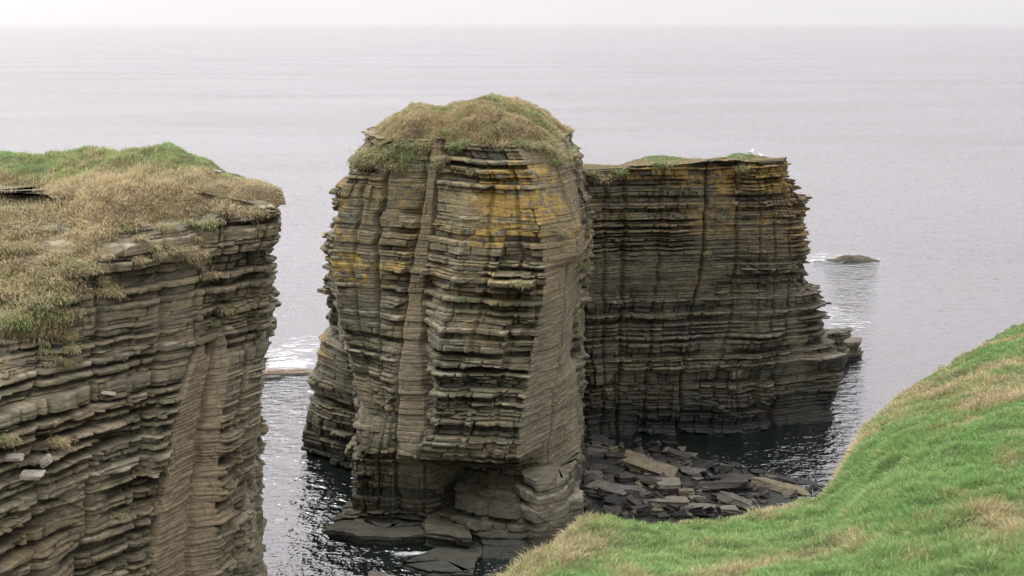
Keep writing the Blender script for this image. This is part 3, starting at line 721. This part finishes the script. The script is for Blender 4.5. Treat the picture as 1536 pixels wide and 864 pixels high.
S_DK = (.028, .0255, .0195); S_GR = (.070, .064, .050); S_PL = (.108, .098, .075); S_BR = (.100, .084, .050); S_BK = (.012, .0115, .0095)
slabs = [
    (892, 680, 38, 34, 20, 12, -10, S_GR, 'big upright dark block at the back of the cove beach, near the tall stack'),
    (906, 664, 46, 10, -20, 18, 0, S_DK, 'thin dark slab sloping down at the back edge of the stone beach'),
    (869, 692, 18, 26, 10, -8, 5, S_PL, 'narrow pale stone leaning on the foot of the tall stack'),
    (884, 713, 46, 15, 5, 3, 0, S_GR, 'grey flat slab lying against the foot of the tall stack'),
    (914, 737, 70, 26, -12, 10, 6, S_GR, 'broad grey slab just right of the stepped ledges of the stack'),
    (972, 703, 86, 26, -16, 14, 8, S_BR, 'largest pale brown slab in the middle of the stone beach, sloping to the right'),
    (936, 716, 32, 18, 30, 5, 0, S_DK, 'dark rounded stone left of the largest brown slab'),
    (1003, 729, 46, 22, 8, 2, 4, S_PL, 'square flat topped grey slab below the largest brown slab'),
    (1002, 752, 66, 15, 3, 3, 6, S_PL, 'pale flat slab close to the grassy edge of the slope'),
    (1062, 763, 92, 13, -4, 2, 6, S_PL, 'wide pale flat slab nearest to the grass edge'),
    (1029, 738, 26, 11, 0, 0, 0, S_BR, 'small rounded tan stone beside the square grey slab'),
    (1047, 749, 29, 10, 0, 0, 0, S_PL, 'small pale oval stone between the two flat pale slabs'),
    (1102, 752, 60, 20, -20, 10, 5, S_GR, 'rough grey slab with a pale edge tilted down towards the grass'),
    (1076, 729, 98, 20, 4, -2, 0, S_DK, 'long dark straight slab lying across the middle of the beach'),
    (1170, 732, 92, 18, -14, 11, 4, S_BR, 'long pale brown plank shaped slab near the water at the right'),
    (1196, 723, 110, 9, -8, 7, 0, S_BK, 'long thin black slab at the edge of the water behind the plank shaped slab'),
    (1232, 733, 30, 18, 10, 0, 0, S_BK, 'black block at the right end of the beach, against the green slope'),
    (957, 757, 42, 20, -30, 24, 0, S_DK, 'dark tilted slab left of the pale slabs by the grass'),
    (974, 724, 40, 20, 15, 4, 0, S_DK, 'dark rounded boulder under the largest brown slab'),
    (950, 735, 46, 12, -8, 6, 0, S_GR, 'thin grey slab left of the dark rounded boulder'),
    (958, 686, 52, 11, -12, 10, 0, S_BR, 'brown thin slab lying behind the largest brown slab'),
    (1003, 700, 46, 12, -14, 8, 0, S_DK, 'dark flat slab right of the largest brown slab'),
    (1040, 708, 42, 10, -4, 4, 0, S_GR, 'grey flat slab in the middle of the beach behind the long dark slab'),
    (1086, 698, 26, 9, 5, 0, 0, S_GR, 'small grey slab at the edge of the dark pool'),
    (985, 767, 18, 11, 0, 0, 0, S_BR, 'small round tan stone lowest on the beach beside the grass'),
    (1020, 683, 38, 11, -20, 14, 0, S_DK, 'dark slanting slab beside the dark pool'),
    (921, 686, 30, 17, 10, 8, 0, S_DK, 'dark block right of the big upright block'),
    (897, 702, 32, 16, 0, 0, 0, S_DK, 'dark stone under the big upright block'),
    (1118, 717, 40, 9, 0, 3, 0, S_DK, 'flat dark slab at the water behind the long slabs'),
    (1140, 709, 30, 7, 0, 3, 0, S_BK, 'thin black slab half in the pool, farthest from the grass'),
]
for i, (px, py, w, h, yw, rl, pt, c, lb) in enumerate(slabs):
    stone('boulder', px, py, w, h, yw, rl, pt, c, lb, 'boulder', 'slabs and boulders on the cove beach', seed=500+i, depth=.24 if w >= 88 else .45 if w > 55 else .7)

def build_beach():
    # bed of cobbles and shingle beneath the slabs
    m = rock_material('shingle', rough=.55, attr=True, bump=.5, fine=1.6)
    X = np.linspace(-3, 26, 220); Yv = np.linspace(70, 104, 220)
    G = np.stack(np.meshgrid(X, Yv, indexing='ij'), -1)
    z = beach_z(G[..., 0], G[..., 1]); G = np.concatenate([G, z[..., None]], -1)
    G[..., 2] += .22*fbm3(G, .9, 3, 91)-.05
    c = np.broadcast_to(np.array([.012, .0118, .009]), G.shape)*(1+.5*fbm3(G, .7, 2, 92))[..., None]
    q = grid_quads(*G.shape[:2]); loops, starts = quads_tris(q)
    tag(np_mesh('beach', G.reshape(-1, 3), loops, starts, None, m, None, {'col': c.reshape(-1, 3)}), kind='structure')
    # smaller loose stones, each one an object; four shared shapes
    shapes = [slab_mesh(900+i, (1, .8, .42), sub=1, npts=14, noise=.05) for i in range(7)]
    r = np.random.default_rng(5); n = 0
    big = [(s[0], s[1], s[2]) for s in slabs]
    while n < 240:
        px = r.uniform(866, 1215); py = r.uniform(655, 778)
        lim = np.interp(px, [866, 960, 1010, 1060, 1120, 1215], [655, 658, 668, 688, 705, 722])
        if py < lim: continue
        c = atz(px, py, .4); z = float(beach_z(c[0], c[1])); c = atz(px, py, max(z, -.1))
        s = r.uniform(.25, 1.0)
        o = bpy.data.objects.new('stone', shapes[n % 7]); COL.objects.link(o)
        o.location = Vector((c[0], c[1], max(z, -.15)+.1*s)); o.scale = (s*r.uniform(.8, 1.5), s, s*r.uniform(.9, 1.8))
        o.rotation_euler = (r.normal(0, .3), r.normal(0, .3), r.uniform(0, 6.28))
        k = r.choice(4, p=[.36, .28, .28, .08]); o.color = (*np.array([S_DK, S_BK, S_GR, S_BR][k])*r.uniform(.8, 1.15), 1)
        tag(o, 'small loose dark stone filling gaps between the slabs of the cove beach', 'stone', 'small stones on the cove beach'); n += 1
build_beach()

# rocks at the foot of the tall stack
for nm, pl, z1, sd, rg, dk, lb in [
        ('ledge', [(526, 82.0), (600, 81.2), (700, 80.9), (704, 84.5), (530, 85)], .8, 611, 1.1, 0, 'long low brown rock ledge along the foot of the tall stack'),
        ('ledge', [(498, 79.6), (535, 78.2), (590, 78.0), (648, 78.6), (652, 80.6), (515, 81.0)], .5, 612, 1.3, .05, 'low broken ledge in the water in front of the long brown ledge'),
        ('ledge', [(636, 77.6), (702, 77.0), (706, 79.8), (648, 80.0)], .95, 613, 1.3, .35, 'dark broken rock between the low ledges and the pedestal of the tall stack'),
        ('ledge', [(585, 74.6), (640, 73.4), (712, 73.2), (716, 77.6), (655, 77.2)], .22, 614, .35, .1, 'smooth grey wet slab at the water line at the bottom of the photo')]:
    o, _ = strata('shore_ledge', [[(px, 800, Y)] for px, Y in pl], sd, z0=-2, z1=z1, dz=.03, du=.07, rough=[rg]*len(pl), beds=make_beds(-8, 12, sd, .09, .35), tide=-.2, und=.25, dark=dk+.2, wob=.9)
    tag(o, lb, 'rock', 'rocks at the foot of the tall stack')
o = stone('shore_rock', 570, 838, 130, 22, -4, 2, 0, S_BR, 'pale brown rock just under the water in front of the low broken ledge', 'rock', 'rocks at the foot of the tall stack', seed=705, Y=76.8, depth=.6, thick=.6, rnd=.3, noise=.15); o.location.z = -.5
o = stone('shore_rock', 568, 864, 32, 14, 0, 0, 0, S_PL, 'small pale round rock at the bottom edge beside the wet slab', 'rock', 'rocks at the foot of the tall stack', seed=706, Y=73.0, depth=.8, rnd=.3); o.location.z = .1

# skerry and reef out in the sea
def skerry(name, pts, half, hgt, col, label, seed):
    nu, nv = 90, 26
    a, b = np.array(pts[0]), np.array(pts[1])
    u = np.linspace(0, 1, nu)[:, None]; v = np.linspace(-1, 1, nv)[None, :]
    ax = b-a; nrm = np.array([-ax[1], ax[0], 0])/np.linalg.norm(ax[:2])
    prof = np.interp(u, np.linspace(0, 1, len(hgt)), hgt)
    G = a+ax*u[..., None]+nrm*half*v[..., None]*(.55+.45*np.sqrt(np.clip(1-(2*u-1)**2, 0, 1)))[..., None]
    G[..., 2] = -.35+(prof+.35)*np.clip(1-np.abs(v)**2.5, 0, 1)
    nz_ = fbm3(G, .9, 4, seed)
    G[..., 2] += .35*nz_*np.clip(prof, .1, 1); G[..., 2] = np.floor(G[..., 2]/.16)*.16*.5+G[..., 2]*.5
    c = np.array(col)*(1+.5*fbm3(G, .8, 3, seed+1))[..., None]
    c = mixc(c, np.broadcast_to(C_ALGA, G.shape), sstep(.3, .0, G[..., 2]))
    q = grid_quads(nu, nv); loops, starts = quads_tris(q)
    return tag(np_mesh(name, G.reshape(-1, 3), loops, starts, None, M_ROCK, None, {'col': c.reshape(-1, 3)}), label, 'rock')
skerry('skerry', (atz(1222, 391, 0), atz(1320, 391, 0)), 1.6, [.08, .12, .18, .26, .6, .72, .66, .74, .6, .25, .02], (.055, .046, .032), 'small low skerry breaking the open sea right of the stacks, with white foam', 41)
skerry('reef', (atz(385, 561, 0), atz(490, 558, 0)), 1.4, [.2, .32, .36, .3, .38, .3, .3, .25], (.13, .095, .065), 'long low brown reef across the gap between the headland and the tall stack', 43)
skerry('reef', (atz(380, 569, 0), atz(428, 566, 0)), .8, [.25, .35, .3, .25, .05], (.09, .08, .065), 'short dark reef in the gap, just nearer than the long brown one', 45)

# pale loose stones lying on the headland
for i, (px, py, w, h, yw, rl, lb) in enumerate([
        (66, 692, 26, 17, 20, -35, 'pale flat stone tilted up on a ledge low on the left headland'), (20, 690, 34, 12, 5, 0, 'pale flat stone at the left frame edge on the headland ledge'),
        (326, 258, 12, 7, 0, 10, 'white stone just under the turf at the right end of the headland top'), (4, 496, 9, 9, 0, 0, 'small white stone in the dry grass at the left frame edge'),
        (50, 712, 40, 10, 10, 4, 'pale thin slab under the tilted stone on the headland ledge'), (160, 590, 22, 8, 0, 12, 'small pale slab sticking out of the middle of the headland face')]):
    r = locate(HEAD, px, py, [1, 2, 3, 4, 5, 6, 7, 8])
    p = r[0]+r[1]*.1+np.array([0, 0, .08]) if r is not None else at(px, py, 64.0)
    s = p[1]/F
    o = bpy.data.objects.new('stone', slab_mesh(820+i, (w*s, w*s*.7, max(.12, h*s*.7)), noise=.02)); COL.objects.link(o)
    o.location = Vector(p); o.rotation_euler = (.1, math.radians(rl), math.radians(yw)); o.color = (.23, .205, .165, 1)
    tag(o, lb, 'stone', 'pale stones on the headland')

# ================================================================== FOAM
def build_foam():
    m, nt, b = new_mat('foam'); b.inputs['Base Color'].default_value = (.85, .86, .86, 1); b.inputs['Roughness'].default_value = .8
    geo = nt.nodes.new('ShaderNodeNewGeometry')
    n1 = noise_tex(nt, geo.outputs['Position'], 1.3, 7, .72, (.5, 1, 1))
    a = nt.nodes.new('ShaderNodeAttribute'); a.attribute_name = 'a'
    al = mathn(nt, 'MULTIPLY', maprange(nt, mathn(nt, 'ADD', n1, mathn(nt, 'MULTIPLY', a.outputs['Fac'], .30)), .56, .92, 0, 1), .8, True)
    L(nt, al, b.inputs['Alpha'])
    spots = [((395, 525), (475, 530), 7.0, .3), ((400, 545), (470, 547), 2.5, .7), ((1205, 386), (1325, 386), 4.0, .22), ((1212, 390), (1248, 391), 1.3, .6), ((1225, 478), (1295, 476), 6, .2), ((1240, 490), (1300, 494), 2.5, .15), ((585, 832), (660, 828), .5, .75)]
    for (a0, a1, half, s) in spots:
        A, B = atz(*a0, .05), atz(*a1, .05); nu, nv = 40, 12
        u = np.linspace(0, 1, nu)[:, None]; v = np.linspace(-1, 1, nv)[None, :]
        ax = B-A; nr = np.array([-ax[1], ax[0], 0])/np.linalg.norm(ax[:2])
        G = A+ax*u[..., None]+nr*half*v[..., None]
        G[..., 2] = .06+.04*fbm3(G, 1.5, 2, 51)
        aa = s*(1-np.abs(v)**2)*np.clip(np.minimum(u, 1-u)*5, 0, 1)
        q = grid_quads(nu, nv); loops, starts = quads_tris(q)
        tag(np_mesh('sea_foam', G.reshape(-1, 3), loops, starts, None, m, None, {'a': aa.ravel()}), kind='stuff', label='white broken foam on the water around the rocks', cat='foam')
build_foam()

# ================================================================== GULLS
def gull(px, py, Y, yaw, label, seated):
    mats = {}
    for nme, c in (('gull_white', (.8, .8, .78)), ('gull_grey', (.42, .44, .47)), ('gull_yellow', (.6, .4, .05)), ('gull_pink', (.5, .28, .22))):
        m = bpy.data.materials.get(nme)
        if not m:
            m, nt, b = new_mat(nme); geo = nt.nodes.new('ShaderNodeNewGeometry')
            rgb = nt.nodes.new('ShaderNodeRGB'); rgb.outputs[0].default_value = (*c, 1)
            L(nt, scale_col(nt, rgb.outputs[0], maprange(nt, noise_tex(nt, geo.outputs['Position'], 60), .3, .7, .9, 1.08)), b.inputs['Base Color']); b.inputs['Roughness'].default_value = .8
        mats[nme] = m
    p = at(px, py, Y)
    root = empty('gull', p); root.rotation_euler.z = yaw; tag(root, label, 'bird', 'gulls on the lower stack')
    zb = .02 if seated else .16
    def tube(name, path, rad, mat, sq=1.0, n=14):
        path = np.array(path, float); k = len(path); V = []
        for i in range(k):
            t = path[min(i+1, k-1)]-path[max(i-1, 0)]; t /= np.linalg.norm(t)
            sd = np.cross(t, [0, 0, 1.0]); sd = sd/np.linalg.norm(sd) if np.linalg.norm(sd) > 1e-4 else np.array([0, 1.0, 0])
            up = np.cross(sd, t)
            for a in np.linspace(0, 2*np.pi, n, endpoint=False): V.append(path[i]+rad[i]*(sd*math.cos(a)*sq+up*math.sin(a)))
        V = np.array(V); q = []
        for i in range(k-1):
            for j in range(n): q.append((i*n+j, i*n+(j+1) % n, (i+1)*n+(j+1) % n, (i+1)*n+j))
        loops, starts = quads_tris(np.array(q))
        o = np_mesh(name, V, loops, starts, None, mat, None, smooth=True); o.parent = root; return o
    h = zb+.10
    tube('body', [(-.30, 0, h-.01), (-.22, 0, h), (-.10, 0, h), (.03, 0, h+.01), (.12, 0, h+.05), (.155, 0, h+.11), (.175, 0, h+.155), (.20, 0, h+.175), (.235, 0, h+.175), (.255, 0, h+.165)],
         [.008, .035, .075, .09, .075, .05, .045, .05, .035, .008], mats['gull_white'])
    for s in (-1, 1):
        tube('wing', [(.10, s*.065, h+.045), (.0, s*.085, h+.045), (-.14, s*.065, h+.04), (-.30, s*.03, h+.03), (-.38, s*.01, h+.025)], [.01, .05, .05, .025, .004], mats['gull_grey'], .35)
        if not seated: tube('leg', [(.01, s*.035, h-.06), (.015, s*.035, .05), (.0, s*.035, -.02)], [.009, .008, .012], mats['gull_pink'], 1, 6)
    tube('beak', [(.25, 0, h+.167), (.275, 0, h+.164), (.30, 0, h+.153)], [.013, .010, .002], mats['gull_yellow'], .7, 8)
gull(1126, 233.5, 106.0, .5, 'white gull standing on the green mound of the lower stack, left of the pair', False)
gull(1143, 236.5, 106.1, 2.6, 'white gull sitting low on the turf of the lower stack, right of the pair', True)

# ================================================================== FOREGROUND SLOPE
def build_slope():
    crest = [(725, 920, 15), (785, 868, 16), (818, 840, 16.8), (866, 798, 18), (905, 785, 18.6), (1000, 790, 19.8), (1085, 786, 21), (1130, 778, 21.8), (1235, 750, 24), (1262, 714, 25.5), (1292, 652, 28), (1345, 598, 31), (1400, 563, 33.5), (1440, 538, 35.5), (1480, 513, 37.5), (1536, 488, 40), (1720, 415, 47)]
    bottom = [(650, 935, 14.6), (735, 915, 14.2), (780, 912, 13.9), (830, 910, 13.4), (890, 910, 13), (1000, 910, 12.4), (1085, 910, 12), (1140, 910, 11.8), (1235, 910, 11.5), (1290, 910, 11.3), (1340, 910, 11.2), (1395, 910, 11), (1450, 910, 10.8), (1495, 910, 10.7), (1540, 910, 10.6), (1620, 910, 10.4), (1850, 910, 10)]
    C = np.array([at(*q) for q in crest]); Bt = np.array([at(*q) for q in bottom])
    near = Bt.copy(); near[:, 0] = near[:, 0]*.75+.5; near[:, 1] = 2.0; near[:, 2] = 28.2
    back = near.copy(); back[:, 1] = -14; back[:, 2] = 29.0
    out = C-Bt; out[:, 2] = 0; out /= np.linalg.norm(out, axis=-1, keepdims=True)
    d1 = C+out*.5+np.array([0, 0, -.5]); d2 = C+out*1.6+np.array([0, 0, -3.2]); d3 = C+out*2.5; d3[:, 2] = -1.5
    G = loft([back, near, Bt, C, d1, d2, d3], 380, [3, 12, 190, 8, 8, 20])
    B = tussock(G, .16, 1.6, .09, .42, 141); G = B
    jc = 3+12+190
    # the brow on the right is lumpier
    tt = np.clip((np.arange(G.shape[1])-15)/190.0, 0, 1.1)[None, :]
    px, py, _ = project(G)
    base = np.broadcast_to(G_SOIL, G.shape)*1.0
    pn = fbm3(G, 1.0, 3, 145)
    base = mixc(base, np.broadcast_to(G_GREEN*.6, G.shape), np.clip(.6+pn, 0, 1))
    V, q, t, c = sheet_part(G, base); loops, starts = quads_tris(q)
    tag(np_mesh('hillside', V, loops, starts, None, M_GRASS, None, {'col': c}), kind='structure')
    S = G[:, 12:jc+9]
    def wt(p):
        x, y, d = project(p)
        vis = (x > 640) & (x < 1640) & (y < 960)
        return vis*1.0/np.maximum(p[..., 1], 8)**1.7
    P, nn, fu, fv = scatter(S, 430000, wt)
    px, py, dep = project(P)
    t = np.clip((fv*(S.shape[1]-1)-3)/190.0, 0, 1.1)
    k = len(P)
    n1 = fbm3(P, 1.7, 3, 150); n2 = fbm3(P, .55, 2, 151); n3 = fbm3(P, .28, 2, 152)
    edge = sstep(.72, 1.0, t)
    n4 = fbm3(P, 3.5, 2, 153)
    dry = .08+.22*sstep(-.1, .5, n4)+.38*edge*(.6+.9*n1)+.30*sstep(.15, .6, n1+.4*n2)+.25*sstep(.25, .6, n2)
    dry = dry+.65*np.exp(-(((px-850)/95)**2+((py-818)/34)**2))                       # straw at the left tip
    dry = dry+.55*sstep(1225, 1320, px)*sstep(690, 560, py)*(.35+1.0*n1)              # drier brow on the right
    dry = dry+.30*np.exp(-(((px-1500)/70)**2+((py-800)/60)**2))+.5*np.exp(-(((px-1515)/25)**2+((py-692)/14)**2))
    dry = np.clip(dry, 0, 1)
    dirs = grass_dirs(k, nn, np.array([.12, -.05, 0])+.35*np.stack([fbm3(P, .8, 2, 155), fbm3(P, .8, 2, 156), np.zeros(k)], -1), spread=.6)
    ln = RNG.uniform(.05, .14, k)*(1+.8*sstep(-.1, .5, n2))*(1+.3*(dry > .6))*(1-.35*edge)
    droop = (dirs*np.array([1, 1, 0])*.5+np.array([.05, 0, -.22]))*RNG.uniform(.3, 1.6, k)[:, None]
    wd = RNG.uniform(.004, .0085, k)*np.clip(P[:, 1]/14, 1, 2.6)
    col = grass_cols(P, dry, seed=160)
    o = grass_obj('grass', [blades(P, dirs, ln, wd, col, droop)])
    tag(o, 'short green and straw coloured grass covering the near slope', 'grass', kind='stuff')
build_slope()

# ================================================================== SKY, SUN, CAMERA
def build_light():
    w = bpy.data.worlds.new('World'); scene.world = w; w.use_nodes = True
    nt = w.node_tree; bg = nt.nodes['Background']
    sky = nt.nodes.new('ShaderNodeTexSky'); sky.sky_type = 'NISHITA'; sky.sun_disc = False
    el, az = math.radians(52), math.radians(-50)                 # sun behind the clouds, high over the sea to the left
    sky.sun_elevation = el; sky.sun_rotation = az; sky.altitude = 30; sky.air_density = 1.0; sky.dust_density = 3.0; sky.ozone_density = 1.0
    # overcast: a bright even cloud sheet over the clear sky, brighter overhead
    tc = nt.nodes.new('ShaderNodeTexCoord'); sx = nt.nodes.new('ShaderNodeSeparateXYZ'); L(nt, tc.outputs['Generated'], sx.inputs[0])
    z = mathn(nt, 'MAXIMUM', sx.outputs['Z'], 0.0)
    g = mathn(nt, 'ADD', mathn(nt, 'MULTIPLY', mathn(nt, 'POWER', mathn(nt, 'MAXIMUM', mathn(nt, 'SUBTRACT', z, .02), 0.0), .6), CLOUD_Z), CLOUD_H)
    dp = nt.nodes.new('ShaderNodeVectorMath'); dp.operation = 'DOT_PRODUCT'; L(nt, tc.outputs['Generated'], dp.inputs[0])
    dp.inputs[1].default_value = (math.sin(az)*math.cos(el), math.cos(az)*math.cos(el), math.sin(el))
    g = mathn(nt, 'MULTIPLY', g, maprange(nt, dp.outputs['Value'], -.6, 1.0, .45, 1.5))
    cl = noise_tex(nt, tc.outputs['Generated'], 2.2, 4, .5, (1, 1, 3))
    g = mathn(nt, 'MULTIPLY', g, maprange(nt, cl, .3, .7, .94, 1.06))
    rgb = nt.nodes.new('ShaderNodeRGB'); rgb.outputs[0].default_value = (1.0, .972, 1.0, 1)
    cloud = scale_col(nt, rgb.outputs[0], g)
    mx = nt.nodes.new('ShaderNodeMix'); mx.data_type = 'RGBA'; mx.inputs['Factor'].default_value = .85
    L(nt, sky.outputs[0], mx.inputs['A']); L(nt, cloud, mx.inputs['B'])
    L(nt, mx.outputs['Result'], bg.inputs['Color']); bg.inputs['Strength'].default_value = .1
    s = bpy.data.lights.new('sun', 'SUN'); s.energy = 1.5; s.angle = math.radians(25); s.color = (1, .96, .90)
    so = bpy.data.objects.new('sun', s); COL.objects.link(so)
    dirv = Vector((math.sin(az)*math.cos(el), math.cos(az)*math.cos(el), math.sin(el)))   # towards the sun
    so.rotation_euler = dirv.to_track_quat('Z', 'Y').to_euler(); so.location = dirv*60+Vector((0, 0, 30))
CLOUD_H, CLOUD_Z = 4.75, 12.0
build_light()
cam = bpy.data.cameras.new('camera'); co = bpy.data.objects.new('camera', cam); COL.objects.link(co)
cam.sensor_width = 36; cam.lens = 36*F/W; cam.clip_start = .1; cam.clip_end = 200000
co.location = Vector(CAM); co.rotation_euler = (math.pi/2-PITCH, 0, 0)
cam.dof.use_dof = True; cam.dof.focus_distance = 85; cam.dof.aperture_fstop = 3.6
scene.camera = co
vs = scene.view_settings; vs.view_transform = 'Standard'; vs.look = 'None'; vs.exposure = 1.0; vs.gamma = 1.0; vs.use_curve_mapping = False
scene.cycles.max_bounces = 6; scene.cycles.transparent_max_bounces = 8
